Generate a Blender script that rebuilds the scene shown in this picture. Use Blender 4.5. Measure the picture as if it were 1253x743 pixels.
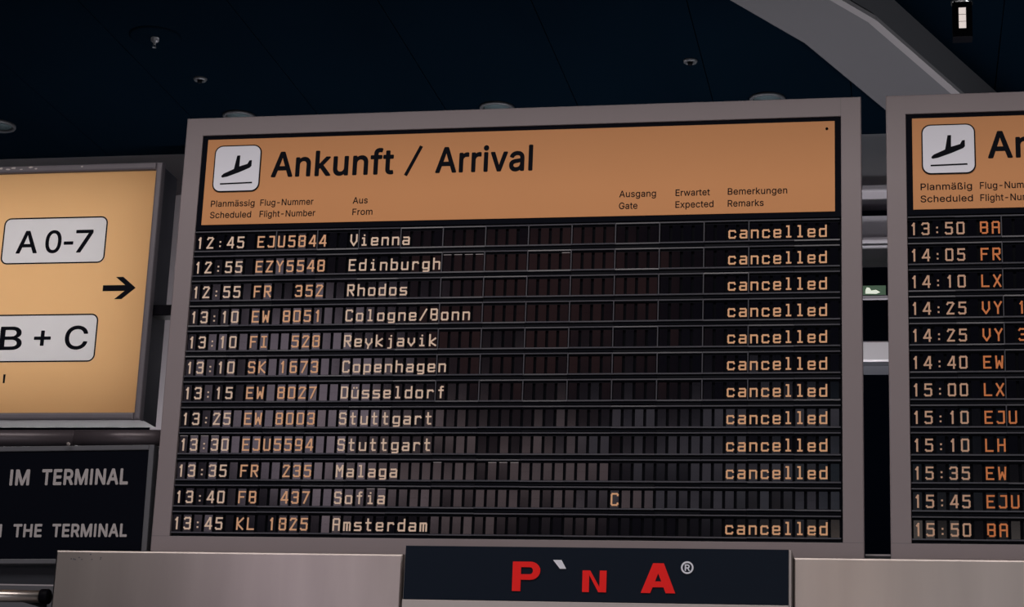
import bpy, math, random
from mathutils import Vector, Matrix
from mathutils.geometry import delaunay_2d_cdt

S = bpy.context.scene
COL = S.collection
for o in list(bpy.data.objects):
    bpy.data.objects.remove(o)
rnd = random.Random(7)

# ------------------------------------------------------------------ camera
cam_data = bpy.data.cameras.new('camera')
cam_data.sensor_width = 36.0
cam_data.lens = 2431.97 / 1253 * 36.0
cam_data.clip_end = 200
cam = bpy.data.objects.new('camera', cam_data)
COL.objects.link(cam)
R_ = Vector((0.9810881, 0.18967264, 0.03860599))
U_ = Vector((0.01302087, -0.2636704, 0.96452495))
F_ = Vector((-0.19312325, 0.94578127, 0.26115359))
M = Matrix((R_, U_, -F_)).transposed().to_4x4()
M.translation = Vector((3.7966, -9.5968, 1.6))
cam.matrix_world = M
S.camera = cam

# ------------------------------------------------------------------ light
S.view_settings.view_transform = 'Standard'
S.view_settings.look = 'None'
S.view_settings.exposure = 0.0
S.view_settings.gamma = 1.0
S.view_settings.use_curve_mapping = False

world = bpy.data.worlds.new('world')
S.world = world
world.use_nodes = True
bg = world.node_tree.nodes['Background']
bg.inputs['Color'].default_value = (0.55, 0.75, 1.0, 1)
bg.inputs['Strength'].default_value = 0.012


def area(name, loc, target, sx, sy, power, color):
    d = bpy.data.lights.new(name, 'AREA')
    d.shape = 'RECTANGLE'
    d.size, d.size_y = sx, sy
    d.energy = power
    d.color = color
    o = bpy.data.objects.new(name, d)
    COL.objects.link(o)
    o.location = loc
    dirv = Vector(target) - Vector(loc)
    o.rotation_euler = dirv.to_track_quat('-Z', 'Y').to_euler() if abs(dirv.y) > abs(dirv.z) * .6 else (math.pi, 0, 0)
    return o


# unseen key light added high up in front of the boards
area('high_key_light', (1.2, -7.5, 10.5), (1.2, 0, 4.0), 14, 2.5, 640, (1.0, 0.90, 0.86))
# unseen lights added far behind the viewer, shaped for the flap reflections
area('flap_reflection_tall', (-5.6, -20, 8.1), (-2.0, 0, 4.0), 2.2, 3.0, 56, (0.98, 0.79, 0.95))
area('flap_reflection_wide', (-2.9, -20, 7.15), (0.5, 0, 3.5), 4.2, 1.1, 25, (1.0, 0.74, 0.76))
area('flap_reflection_side', (0.9, -20, 7.2), (2.2, 0, 3.5), 3.4, 1.1, 10, (0.92, 0.84, 1.0))
area('flap_reflection_high', (-1.8, -20, 10.2), (1.0, 0, 4.5), 3.6, 2.4, 9, (1.0, 0.45, 0.38))
area('flap_reflection_far', (3.4, -20, 7.0), (3.0, 0, 3.4), 2.4, 1.5, 3, (0.55, 0.80, 1.0))
# unseen light added far behind the viewer to brighten the steel fascia
area('fascia_fill', (6.0, -20, 5.0), (3.0, 0, 2.8), 9.0, 1.6, 60, (1.0, 0.86, 0.78))
# unseen spot added behind the second board to brighten the bent beam
_sl = bpy.data.lights.new('beam_fill_spot', 'SPOT')
_sl.energy, _sl.spot_size, _sl.spot_blend, _sl.shadow_soft_size = 185, math.radians(62), 1.0, 0.08
_sl.color = (0.92, 0.97, 1.0)
_so = bpy.data.objects.new('beam_fill_spot', _sl)
COL.objects.link(_so)
_so.location = (6.5, 0.6, 3.2)
_so.rotation_euler = (Vector((4.1, 1.5, 6.3)) - Vector((6.5, 0.6, 3.2))).to_track_quat('-Z', 'Y').to_euler()
# unseen warm light far behind the viewer, added for the fascia's orange streak
area('warm_streak_light', (2.8, -20, 4.2), (3.0, 0, 2.8), 0.35, 2.2, 14, (1.0, 0.62, 0.36))
area('floor_bounce_fill', (2.5, -9.0, 0.15), (3.2, 1.5, 6.0), 9.0, 4.0, 130, (0.95, 0.93, 1.0))  # unseen fill near the floor, added in place of bounced light


# unseen strip light added behind the boards to brighten the beam soffit
area('beam_uplight_fill', (2.6, 0.75, 3.05), (2.9, 1.5, 6.2), 4.0, 0.4, 8, (1.0, 0.96, 1.0))
area('back_wall_fill', (1.2, 2.85, 2.98), (1.2, 2.85, 6.0), 7.5, 0.15, 125, (1.0, 0.95, 0.98))  # unseen strip added to brighten the back wall and column


# ------------------------------------------------------------------ materials
def mat(name, color, rough=0.5, metal=0.0, spec=0.5, noise=0.0, scale=(8, 8, 8),
        emit=None, aniso=0.0):
    m = bpy.data.materials.new(name)
    m.use_nodes = True
    nt = m.node_tree
    b = nt.nodes['Principled BSDF']
    b.inputs['Base Color'].default_value = (*color, 1)
    b.inputs['Roughness'].default_value = rough
    b.inputs['Metallic'].default_value = metal
    b.inputs['Specular IOR Level'].default_value = spec
    if aniso:
        b.inputs['Anisotropic'].default_value = aniso
        b.inputs['Anisotropic Rotation'].default_value = 0.25
        tg = nt.nodes.new('ShaderNodeTangent')
        tg.direction_type = 'RADIAL'
        tg.axis = 'Z'
        nt.links.new(tg.outputs[0], b.inputs['Tangent'])
    if noise:
        tc = nt.nodes.new('ShaderNodeTexCoord')
        mp = nt.nodes.new('ShaderNodeMapping')
        mp.inputs['Scale'].default_value = scale
        nz = nt.nodes.new('ShaderNodeTexNoise')
        nz.inputs['Scale'].default_value = 1.0
        nz.inputs['Detail'].default_value = 4.0
        mx = nt.nodes.new('ShaderNodeMix')
        mx.data_type = 'RGBA'
        mx.inputs[6].default_value = (*[c * (1 - noise) for c in color], 1)
        mx.inputs[7].default_value = (*[min(1, c * (1 + noise)) for c in color], 1)
        nt.links.new(tc.outputs['Object'], mp.inputs['Vector'])
        nt.links.new(mp.outputs[0], nz.inputs['Vector'])
        nt.links.new(nz.outputs['Fac'], mx.inputs[0])
        nt.links.new(mx.outputs[2], b.inputs['Base Color'])
    if emit:
        b.inputs['Emission Color'].default_value = (*emit[0], 1)
        b.inputs['Emission Strength'].default_value = emit[1]
    return m


M_frame = mat('grey_painted_metal', (0.250, 0.216, 0.228), 0.45, noise=0.05, scale=(3, 3, 3))
M_black = mat('black_plastic', (0.002, 0.002, 0.004), 0.5, spec=0.05)
M_bezel = mat('black_bezel', (0.003, 0.004, 0.008), 0.55, spec=0.03)
M_yellow = mat('ochre_header', (0.70, 0.32, 0.125), 0.55, spec=0.3, noise=0.04, scale=(2, 2, 2))
M_white = mat('white_plate', (0.86, 0.89, 0.98), 0.5, spec=0.3)
M_ink = mat('black_lettering', (0.005, 0.006, 0.010), 0.6, spec=0.04)
M_flap = mat('black_flap', (0.003, 0.003, 0.006), 0.11, spec=0.5)
M_rail = mat('dark_grey_rail', (0.060, 0.063, 0.080), 0.32, spec=0.5)
M_gap = mat('module_black', (0.002, 0.003, 0.006), 0.55, spec=0.06)
M_cream = mat('cream_lettering', (0.98, 0.77, 0.60), 0.6, spec=0.2)
M_warm = mat('warm_cream_lettering', (1.0, 0.58, 0.32), 0.6, spec=0.2)
M_amber = mat('amber_lettering', (0.98, 0.57, 0.33), 0.6, spec=0.2)
M_orange = mat('orange_lettering', (0.86, 0.29, 0.10), 0.6, spec=0.2)
M_tan = mat('tan_lettering', (0.74, 0.48, 0.33), 0.6, spec=0.2)
M_steel = mat('brushed_stainless', (0.40, 0.365, 0.35), 0.30, metal=1.0, noise=0.22,
              scale=(5.0, 1.0, 0.6), aniso=0.9)  # vertical streaks in the base colour stand in for smeared reflections
M_red = mat('red_letter', (0.98, 0.016, 0.014), 0.5, spec=0.2)
M_navy = mat('dark_navy_panel', (0.005, 0.011, 0.022), 0.35, spec=0.12)
M_pale = mat('pale_metal', (0.52, 0.48, 0.47), 0.5, noise=0.04, scale=(3, 3, 3))
M_signgrey = mat('sign_frame_grey', (0.135, 0.125, 0.145), 0.45, noise=0.12, scale=(9, 3, 9))
M_termframe = mat('dull_grey_frame', (0.095, 0.10, 0.115), 0.5)
M_termtext = mat('silver_lettering', (0.40, 0.38, 0.39), 0.55)
M_box = mat('dark_box_paint', (0.020, 0.022, 0.032), 0.4, noise=0.2, scale=(3, 3, 3))
M_pipe = mat('dull_pipe', (0.085, 0.072, 0.082), 0.35, metal=0.3, noise=0.15, scale=(6, 2, 2))
M_tube = mat('bright_tube', (0.62, 0.57, 0.54), 0.30, metal=1.0)
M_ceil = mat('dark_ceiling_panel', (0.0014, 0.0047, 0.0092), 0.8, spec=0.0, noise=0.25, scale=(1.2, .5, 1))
M_wall = mat('grey_wall', (0.54, 0.53, 0.57), 0.7, noise=0.08, scale=(1, 1, 1))
M_wallp = mat('pale_beam_paint', (0.82, 0.80, 0.82), 0.6)
M_ledge = mat('ledge_paint', (0.42, 0.40, 0.43), 0.5)
M_dark = mat('dark_recess', (0.0012, 0.0022, 0.0050), 0.7, spec=0.0)
M_col = mat('grey_column', (0.42, 0.39, 0.41), 0.6)
M_beam = mat('beam_plaster', (0.084, 0.082, 0.092), 0.7, noise=0.05, scale=(1.5, 1.5, 1.5))
M_lip = mat('beam_edge_highlight', (0.22, 0.205, 0.215), 0.6)  # lighter than the beam: the edge highlight put into the colour
M_floor = mat('hall_floor', (0.32, 0.31, 0.31), 0.45, noise=0.1, scale=(2, 2, 2))
M_kiosk = mat('kiosk_paint', (0.014, 0.018, 0.026), 0.5)
M_trimring = mat('downlight_trim', (0.075, 0.08, 0.09), 0.4, metal=0.2)
M_nickel = mat('sprinkler_nickel', (0.24, 0.25, 0.27), 0.35, metal=0.3)
M_bulb = mat('downlight_glass', (0.07, 0.10, 0.11), 0.25)
M_chrome = mat('chrome', (0.6, 0.6, 0.6), 0.25, metal=1.0)
M_lamp = mat('lit_diffuser', (0.8, 0.75, 0.72), 0.5, emit=((1.0, 0.86, 0.80), 0.62))
M_green = mat('green_lit_panel', (0.05, 0.12, 0.07), 0.5, emit=((0.30, 0.42, 0.28), 0.12))
M_whitelit = mat('white_lit_mark', (0.6, 0.6, 0.55), 0.5, emit=((0.9, 1.0, 0.8), 0.55))

# translucent acrylic of the backlit sign
M_acryl = bpy.data.materials.new('ochre_acrylic')
M_acryl.use_nodes = True
_n = M_acryl.node_tree
_n.nodes.remove(_n.nodes['Principled BSDF'])
_t = _n.nodes.new('ShaderNodeBsdfTranslucent')
_t.inputs['Color'].default_value = (0.94, 0.76, 0.53, 1)
_d = _n.nodes.new('ShaderNodeBsdfDiffuse')
_d.inputs['Color'].default_value = (0.66, 0.38, 0.17, 1)
_m = _n.nodes.new('ShaderNodeMixShader')
_m.inputs[0].default_value = 0.6
_n.links.new(_d.outputs[0], _m.inputs[1])
_n.links.new(_t.outputs[0], _m.inputs[2])
_n.links.new(_m.outputs[0], _n.nodes['Material Output'].inputs['Surface'])
M_acrylw = M_acryl.copy()
M_acrylw.name = 'white_acrylic'
for nd in M_acrylw.node_tree.nodes:
    if nd.type == 'BSDF_TRANSLUCENT':
        nd.inputs['Color'].default_value = (0.84, 0.84, 0.84, 1)
    if nd.type == 'BSDF_DIFFUSE':
        nd.inputs['Color'].default_value = (0.66, 0.64, 0.66, 1)


# ------------------------------------------------------------------ helpers
class MB:
    """collects boxes, prisms, tubes, text; build() links them as ONE mesh object"""

    def __init__(self):
        self.v, self.f, self.mi, self.sm = [], [], [], []

    def add(self, verts, faces, mi=0, smooth=False):
        b = len(self.v)
        self.v += [tuple(x) for x in verts]
        for fc in faces:
            self.f.append([b + i for i in fc])
            self.mi.append(mi)
            self.sm.append(smooth)
        return self

    def box(self, x0, x1, y0, y1, z0, z1, mi=0, mx=None):
        vs = [(x, y, z) for x in (x0, x1) for y in (y0, y1) for z in (z0, z1)]
        if mx is not None:
            vs = [mx @ Vector(p) for p in vs]
        return self.add(vs, [(0, 1, 3, 2), (4, 6, 7, 5), (0, 4, 5, 1), (2, 3, 7, 6), (0, 2, 6, 4), (1, 5, 7, 3)], mi)

    def bevbox(self, x0, x1, y0, y1, z0, z1, b, mi=0):
        """box whose front (-y) edges are chamfered by b"""
        vs = []
        for (y, d) in ((y1, 0), (y0 + b, 0), (y0 + b * .3, b * .3), (y0, b)):
            vs += [(x0 + d, y, z0 + d), (x1 - d, y, z0 + d), (x1 - d, y, z1 - d), (x0 + d, y, z1 - d)]
        fs = [(0, 1, 2, 3)]
        for k in range(3):
            a = 4 * k
            for i in range(4):
                j = (i + 1) % 4
                fs.append((a + i, a + 4 + i, a + 4 + j, a + j))
        fs.append((15, 14, 13, 12))
        return self.add(vs, fs, mi)

    def prism_xz(self, pts, y0, y1, mi=0):
        """polygon in the x-z plane, extruded along y"""
        n = len(pts)
        vs = [(x, y0, z) for x, z in pts] + [(x, y1, z) for x, z in pts]
        fs = [tuple(range(n)), tuple(range(2 * n - 1, n - 1, -1))]
        for i in range(n):
            j = (i + 1) % n
            fs.append((i, i + n, j + n, j))
        return self.add(vs, fs, mi)

    def stroke(self, p, q, w, y0, y1, mi=0, ext=0.5):
        d = Vector((q[0] - p[0], q[1] - p[1]))
        L = d.length
        d = d / L if L > 1e-9 else Vector((1, 0))
        n = Vector((-d.y, d.x)) * w / 2
        a = Vector(p) - d * w * ext
        b = Vector(q) + d * w * ext
        return self.prism_xz([tuple(a - n), tuple(b - n), tuple(b + n), tuple(a + n)], y0, y1, mi)

    def revolve(self, prof, c, axis='z', n=40, mi=0, smooth=True, closed=False):
        """profile [(r, h)] turned round an axis through c"""
        vs, fs = [], []
        for r, h in prof:
            for k in range(n):
                a = 2 * math.pi * k / n
                x, y = r * math.cos(a), r * math.sin(a)
                p = (x, y, h) if axis == 'z' else ((h, x, y) if axis == 'x' else (x, h, y))
                vs.append((c[0] + p[0], c[1] + p[1], c[2] + p[2]))
        m = len(prof)
        for i in range(m if closed else m - 1):
            i2 = (i + 1) % m
            for k in range(n):
                k2 = (k + 1) % n
                fs.append((i * n + k, i * n + k2, i2 * n + k2, i2 * n + k))
        if not closed:
            fs.append(tuple(range(n)))
            fs.append(tuple(range((m - 1) * n, m * n))[::-1])
        return self.add(vs, fs, mi, smooth)

    def text(self, s, x0, x1, z, cap, y, mi=0, bold=0.0, depth=0.0006):
        vs, fs = text_mesh(s, bold)
        xs = [v[0] for v in vs]
        a, b = min(xs), max(xs)
        sx = (x1 - x0) / (b - a)
        sz = cap / CAP[bold]
        return self.add([(x0 + (v[0] - a) * sx, y - depth * v[2], z + (v[1] - BASE[bold]) * sz) for v in vs], fs, mi)

    def build(self, name, mats, parent=None):
        me = bpy.data.meshes.new(name)
        me.from_pydata(self.v, [], self.f)
        for m in (mats if isinstance(mats, (list, tuple)) else [mats]):
            me.materials.append(m)
        me.polygons.foreach_set('material_index', self.mi)
        me.polygons.foreach_set('use_smooth', self.sm)
        me.update()
        o = bpy.data.objects.new(name, me)
        COL.objects.link(o)
        if parent is not None:
            o.parent = parent
        return o


_cache, CAP, BASE = {}, {}, {}


# grotesque letter outlines: advance and closed contours, in thousandths
FONT = {
    "'": (206, ['78,318 70,509 136,509 128,318']),
    '+': (453, ['198,34 198,364 255,364 255,34', '61,172 61,226 391,226 391,172']),
    '-': (453, ['337,244 337,188 114,188 114,244']),
    '/': (249, ['235,533 71,-76 14,-76 178,533']),
    '0': (453, ['227,-7 191,-3 158,7 130,24 105,48 85,77 69,113 61,138 55,164 51,192 49,222 48,254 49,286 51,316 55,344 61,370 69,395 85,431 106,461 130,484 159,502 191,512 227,516 262,512 295,502 323,484 348,461 368,431 384,395 392,370 398,344 402,316 404,286 405,254 404,222 402,192 398,164 392,138 384,113 368,77 348,48 323,24 295,7 263,-3', '227,50 250,52 271,60 290,74 306,92 320,116 330,144 338,176 342,213 344,254 342,295 338,332 330,365 320,393 306,416 290,435 271,449 250,457 227,460 203,457 182,449 163,435 147,416 134,393 123,365 115,332 111,295 109,254 111,213 115,176 123,144 134,116 147,92 163,74 182,60 203,52']),
    '7': (453, ['97,0 323,448 323,452 62,452 62,509 391,509 391,449 165,0']),
    'A': (480, ['16,0 201,509 276,509 463,0 395,0 287,302 264,372 232,478 245,478 213,371 191,302 85,0', '110,142 110,199 370,199 370,142']),
    'B': (456, ['60,0 60,509 241,509 274,507 304,501 329,491 350,477 367,461 381,442 390,421 396,398 398,374 397,353 393,336 387,320 378,307 368,295 356,286 343,278 329,272 315,267 315,262 331,260 347,254 363,245 378,234 391,220 402,203 411,184 416,161 418,136 416,111 410,88 400,67 386,48 368,31 344,18 317,8 284,2 247,0', '125,57 245,57 281,60 309,67 330,80 344,96 353,115 355,137 354,153 350,169 342,184 333,197 320,209 306,218 289,225 269,229 248,231 125,231', '125,285 238,285 256,287 273,290 288,296 302,304 314,314 323,326 330,340 335,355 336,372 333,393 326,412 313,429 294,442 270,449 240,452 125,452']),
    'C': (510, ['267,-7 242,-6 217,-2 194,5 171,13 150,25 131,39 113,55 97,73 82,93 70,115 59,140 51,166 45,193 41,223 40,254 41,285 45,315 51,343 59,369 70,393 82,415 97,436 113,454 131,470 150,484 171,495 194,504 217,510 242,514 267,516 293,514 317,511 340,504 362,496 383,485 402,471 419,456 435,438 448,418 459,397 467,373 473,348 408,348 404,365 397,380 389,395 380,407 369,418 357,428 344,437 330,444 315,449 300,453 284,455 267,456 237,453 209,445 184,432 161,414 141,391 125,364 113,332 106,295 103,254 106,213 113,177 125,145 141,117 161,94 184,76 210,63 237,56 267,53 284,54 300,56 315,60 330,65 344,72 357,81 369,90 380,102 389,114 397,128 404,144 408,160 473,160 467,135 459,112 448,91 435,71 420,53 402,38 383,24 363,13 341,5 317,-2 293,-6']),
    'E': (419, ['60,0 60,509 372,509 372,452 125,452 125,286 355,286 355,229 125,229 125,57 375,57 375,0']),
    'F': (410, ['60,0 60,509 369,509 369,452 125,452 125,278 346,278 346,221 125,221 125,0']),
    'G': (520, ['269,-7 242,-6 217,-2 193,5 171,14 149,25 130,39 112,55 96,73 82,93 69,116 59,140 51,166 45,194 41,223 40,254 41,285 45,315 51,343 59,369 69,393 82,415 96,436 112,454 129,470 149,484 170,495 192,504 215,510 239,514 265,516 291,514 316,510 340,504 363,494 384,483 403,469 421,453 436,436 449,416 460,395 468,373 474,349 408,349 402,365 395,379 387,393 378,406 368,417 356,427 344,436 330,443 315,448 300,453 283,455 265,456 236,453 209,445 183,432 160,414 141,392 125,364 113,332 106,295 103,254 106,213 113,177 125,145 141,117 161,95 184,76 210,63 238,56 269,53 296,55 322,61 345,71 365,85 382,102 396,123 407,147 413,173 415,202 434,199 283,199 283,256 478,256 478,200 475,160 466,124 451,91 431,62 406,38 377,19 344,5 308,-4']),
    'H': (517, ['60,0 60,509 125,509 125,289 392,289 392,509 457,509 457,0 392,0 392,232 125,232 125,0']),
    'I': (190, ['60,0 60,509 121,509 121,0']),
    'L': (393, ['60,0 60,509 125,509 125,57 361,57 361,0']),
    'M': (628, ['60,0 60,509 152,509 277,187 287,159 299,123 311,84 322,49 307,49 318,83 330,121 342,158 352,187 476,509 568,509 568,0 504,0 504,291 504,327 505,369 506,413 507,457 513,457 498,409 482,363 467,322 456,291 342,0 286,0 170,291 159,321 145,361 129,408 112,457 119,457 120,416 121,372 122,328 122,291 122,0']),
    'N': (523, ['60,0 60,509 136,509 343,183 363,151 388,107 414,55 405,54 401,108 399,157 399,195 399,509 463,509 463,0 387,0 202,290 177,331 148,381 108,452 119,454 122,384 124,328 125,291 125,0']),
    'P': (445, ['60,0 60,509 235,509 272,506 305,499 332,487 356,471 375,452 390,430 400,404 407,377 409,348 407,318 400,291 390,265 375,243 356,223 332,207 305,195 272,188 235,186 109,186 109,242 233,242 257,244 279,248 297,256 312,266 324,279 333,294 339,310 343,328 344,348 343,367 339,385 333,402 324,416 312,428 297,439 279,446 257,451 232,452 125,452 125,0']),
    'R': (449, ['60,0 60,509 236,509 273,506 305,500 333,489 356,473 376,455 390,433 401,408 407,381 409,352 407,323 401,296 390,271 376,250 356,232 333,217 305,206 273,200 236,198 96,198 96,255 234,255 258,256 280,260 298,267 313,276 325,287 334,300 340,316 344,333 345,352 344,371 340,389 334,405 325,419 313,430 298,440 279,446 258,451 233,452 125,452 125,0', '353,0 230,229 303,229 428,0']),
    'S': (447, ['224,-9 188,-7 156,-1 128,9 102,23 81,40 64,60 51,83 42,109 38,137 104,137 108,118 114,102 123,88 136,76 150,66 166,59 185,53 204,50 224,49 246,50 267,54 286,60 303,69 317,79 329,92 338,106 344,122 346,139 344,154 340,168 332,179 322,189 310,197 296,205 245,222 184,239 145,253 112,269 86,289 67,313 56,341 52,372 54,400 62,425 75,448 92,468 113,484 138,498 165,508 195,514 227,516 259,514 289,508 316,498 340,484 360,468 377,449 390,427 398,403 401,378 337,378 332,402 320,421 302,437 280,449 254,456 225,459 204,457 185,454 167,448 152,440 139,430 129,418 121,405 117,391 115,376 117,359 122,345 131,334 142,324 155,315 169,308 212,293 264,279 312,264 328,256 344,248 359,238 372,226 384,213 395,198 402,180 407,161 408,139 406,112 399,87 386,64 370,43 349,25 323,11 294,0 261,-7']),
    'T': (449, ['32,452 32,509 417,509 417,452 257,452 257,0 193,0 193,452']),
    'a': (389, ['160,-9 137,-7 115,-3 94,5 76,15 60,29 48,45 38,63 32,84 30,108 32,128 36,146 43,161 53,174 64,184 78,193 92,200 108,206 125,211 178,220 234,227 247,229 257,231 265,235 271,240 274,246 276,255 276,257 275,272 272,285 267,297 260,307 251,315 240,322 227,327 212,330 196,331 178,330 163,327 149,322 137,316 127,309 118,301 110,292 104,283 100,274 41,291 51,313 64,331 79,346 95,358 114,368 133,375 153,380 173,383 194,384 239,379 255,375 271,369 286,360 300,350 312,336 322,320 330,301 335,278 337,251 337,0 277,0 277,52 272,52 252,25 242,16 229,8 215,1 199,-4 181,-7', '170,45 192,47 211,51 228,59 242,68 254,80 263,93 270,108 274,122 276,138 276,190 259,182 231,176 200,171 175,168 134,159 122,153 112,147 103,139 97,130 93,118 92,105 93,93 96,82 102,72 109,64 119,57 130,52 142,48 156,46']),
    'b': (424, ['229,-8 208,-7 189,-3 172,4 159,12 147,21 138,31 118,59 112,59 112,0 53,0 53,509 114,509 114,319 118,319 137,346 147,355 158,364 171,373 188,379 207,383 229,384 259,382 287,374 313,361 335,342 354,320 370,293 381,261 388,227 390,189 388,151 381,116 370,84 355,57 336,34 313,16 288,3 260,-6', '220,47 242,49 262,55 279,66 294,80 306,97 316,117 323,139 327,163 328,189 327,215 323,239 316,261 307,281 295,298 280,311 262,322 243,328 220,330 198,328 178,322 161,312 147,299 134,282 125,263 118,241 114,216 113,189 114,162 118,138 125,115 135,95 147,78 162,65 179,55 198,49']),
    'c': (396, ['207,-8 174,-5 144,3 117,16 93,35 72,58 56,85 44,116 37,150 34,187 37,225 44,260 56,291 72,318 93,341 117,360 144,374 174,382 207,384 226,384 243,381 260,377 276,371 291,364 305,356 318,346 330,335 340,322 349,308 356,293 362,277 303,262 290,289 270,311 242,325 207,330 184,328 163,321 145,310 130,296 118,278 108,258 102,236 98,212 96,187 98,163 102,139 108,117 118,97 130,80 145,66 163,55 184,49 207,46 243,52 271,66 292,89 304,117 363,102 357,86 350,70 341,56 331,43 319,32 306,21 292,12 277,5 261,-1 244,-5 226,-7']),
    'd': (424, ['195,-8 165,-6 137,3 111,16 89,34 70,57 55,84 43,116 36,151 34,189 36,227 43,261 55,293 70,320 89,342 112,361 137,374 165,382 196,384 218,383 237,379 253,373 267,364 278,355 287,346 306,319 311,319 311,509 372,509 372,0 313,0 313,59 307,59 287,31 277,21 266,12 252,4 236,-3 217,-7', '205,47 226,49 246,55 263,65 278,78 290,95 299,115 306,138 310,162 312,189 310,216 306,241 300,263 290,282 278,299 263,312 246,322 227,328 205,330 182,328 162,322 145,311 130,298 118,281 108,261 102,239 98,215 96,189 98,163 102,139 109,117 118,97 130,80 145,66 162,55 182,49']),
    'e': (404, ['212,-8 177,-5 145,3 117,16 92,35 72,58 56,85 44,116 37,150 34,187 36,224 44,258 55,290 71,317 91,340 115,359 142,373 172,382 205,384 226,383 246,380 266,374 285,366 303,355 319,341 334,324 347,305 357,282 365,256 370,227 371,194 371,169 75,169 75,221 338,221 310,202 308,226 304,248 298,269 288,286 277,301 263,314 246,323 227,328 205,330 183,328 164,323 146,313 131,301 119,286 109,270 102,251 97,231 96,211 96,178 98,151 102,127 110,106 121,88 135,73 151,61 169,53 190,48 212,46 227,47 241,49 254,53 265,58 276,65 285,73 294,82 300,93 306,105 365,91 358,72 348,55 335,39 320,26 302,14 283,4 261,-3 237,-7']),
    'f': (254, ['228,379 228,327 6,327 6,379', '81,0 81,432 82,452 87,470 96,486 107,499 120,510 135,519 152,525 169,529 187,530 222,527 243,521 227,468 215,472 195,474 178,472 164,468 154,460 147,449 143,435 142,419 142,0']),
    'g': (425, ['207,-151 180,-149 156,-146 134,-140 114,-132 97,-122 82,-110 70,-97 59,-84 51,-69 101,-41 122,-66 131,-74 142,-82 154,-88 169,-93 187,-96 207,-97 236,-95 261,-87 282,-75 298,-58 308,-34 311,-6 311,68 306,68 287,41 277,32 266,23 252,16 236,10 217,6 195,5 165,7 138,14 113,27 90,43 71,65 55,90 43,120 36,154 34,191 36,229 43,263 55,293 71,320 90,342 112,361 138,374 166,382 196,384 218,383 237,379 253,373 267,365 279,356 288,346 308,319 313,319 313,379 372,379 372,-9 370,-40 363,-67 350,-90 334,-109 314,-124 291,-136 265,-144 237,-149', '205,59 227,61 246,66 264,75 278,87 290,103 300,121 307,142 311,166 312,193 311,219 307,242 300,264 291,283 279,299 264,312 247,322 227,328 205,330 182,328 163,322 145,312 130,298 118,282 109,262 102,241 98,218 96,193 98,167 102,144 109,123 118,104 131,88 145,76 163,66 183,61']),
    'h': (410, ['114,227 114,0 53,0 53,509 114,509 114,287 102,287 116,319 132,344 152,362 175,374 200,382 227,384 252,383 275,377 295,369 313,356 328,340 341,321 350,298 355,271 357,240 357,0 296,0 296,235 293,263 286,286 273,304 256,318 235,326 210,329 192,328 176,324 161,317 147,308 136,297 126,283 119,266 115,248']),
    'i': (167, ['53,0 53,379 114,379 114,0', '84,443 73,444 63,448 54,455 47,463 43,472 41,483 43,494 47,504 54,512 63,518 73,522 84,524 95,522 105,518 114,512 121,504 125,494 126,483 125,472 121,463 114,455 105,448 95,444']),
    'k': (381, ['53,0 53,509 114,509 114,205 284,379 360,379 201,216 372,0 294,0 154,178 114,140 114,0']),
    'l': (167, ['53,0 53,509 114,509 114,0']),
    'm': (610, ['53,0 53,379 112,379 112,295 108,295 114,314 122,331 132,346 144,358 158,368 172,376 187,382 203,385 219,386 245,383 268,375 287,361 303,342 314,320 321,295 312,295 318,312 326,329 337,343 350,356 364,366 381,375 398,381 417,385 437,386 458,385 478,380 497,372 514,361 529,346 541,328 550,307 555,283 557,255 557,0 496,0 496,254 493,279 485,298 473,313 456,323 438,329 419,330 402,329 387,326 374,320 363,312 353,302 345,290 340,277 336,263 335,247 335,0 274,0 274,260 272,280 265,297 253,311 238,322 220,328 199,330 185,329 171,326 158,320 145,312 135,302 126,289 119,274 115,257 114,238 114,0']),
    'n': (410, ['114,227 114,0 53,0 53,379 112,379 112,287 102,287 116,319 132,344 152,362 175,374 200,382 227,384 252,383 275,377 295,369 313,356 328,340 341,321 350,298 355,271 357,240 357,0 296,0 296,235 293,263 286,286 273,304 256,318 235,326 210,329 192,328 176,324 161,317 147,308 136,297 126,283 119,266 115,248']),
    'o': (415, ['207,-8 174,-5 144,3 117,16 93,35 72,58 56,85 44,116 37,150 34,187 37,225 44,260 56,291 72,318 93,341 117,360 144,374 174,382 207,384 241,382 271,374 299,360 323,341 343,318 359,291 371,260 379,225 381,187 379,150 371,116 359,85 343,58 323,35 299,16 271,3 241,-5', '207,46 231,49 252,55 270,66 285,80 298,97 307,117 314,139 318,163 319,187 318,212 314,236 307,258 298,278 285,296 270,310 252,321 231,328 207,330 184,328 163,321 145,310 130,296 118,278 108,258 102,236 98,212 96,187 98,163 102,139 108,117 118,97 130,80 145,66 163,55 184,49']),
    'p': (424, ['53,-143 53,379 112,379 112,319 118,319 137,346 147,355 158,364 171,373 188,379 207,383 229,384 259,382 287,374 313,361 335,342 354,320 370,293 381,261 388,227 390,189 388,151 381,116 370,84 355,57 336,34 313,16 288,3 260,-6 229,-8 208,-7 189,-3 173,4 159,12 147,21 138,31 118,59 114,59 114,-143', '220,47 242,49 262,55 279,66 294,80 306,97 316,117 323,139 327,163 328,189 327,215 323,239 316,261 307,281 295,298 280,311 262,322 243,328 220,330 198,328 178,322 161,312 147,299 134,282 125,263 118,241 114,216 113,189 114,162 118,138 125,115 135,95 147,78 162,65 179,55 198,49']),
    'r': (259, ['53,0 53,379 112,379 112,321 115,321 124,339 137,354 152,367 171,377 191,383 213,385 229,384 243,384 243,322 230,324 207,326 190,324 174,321 159,315 146,306 135,296 126,284 119,269 115,254 114,237 114,0']),
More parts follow.
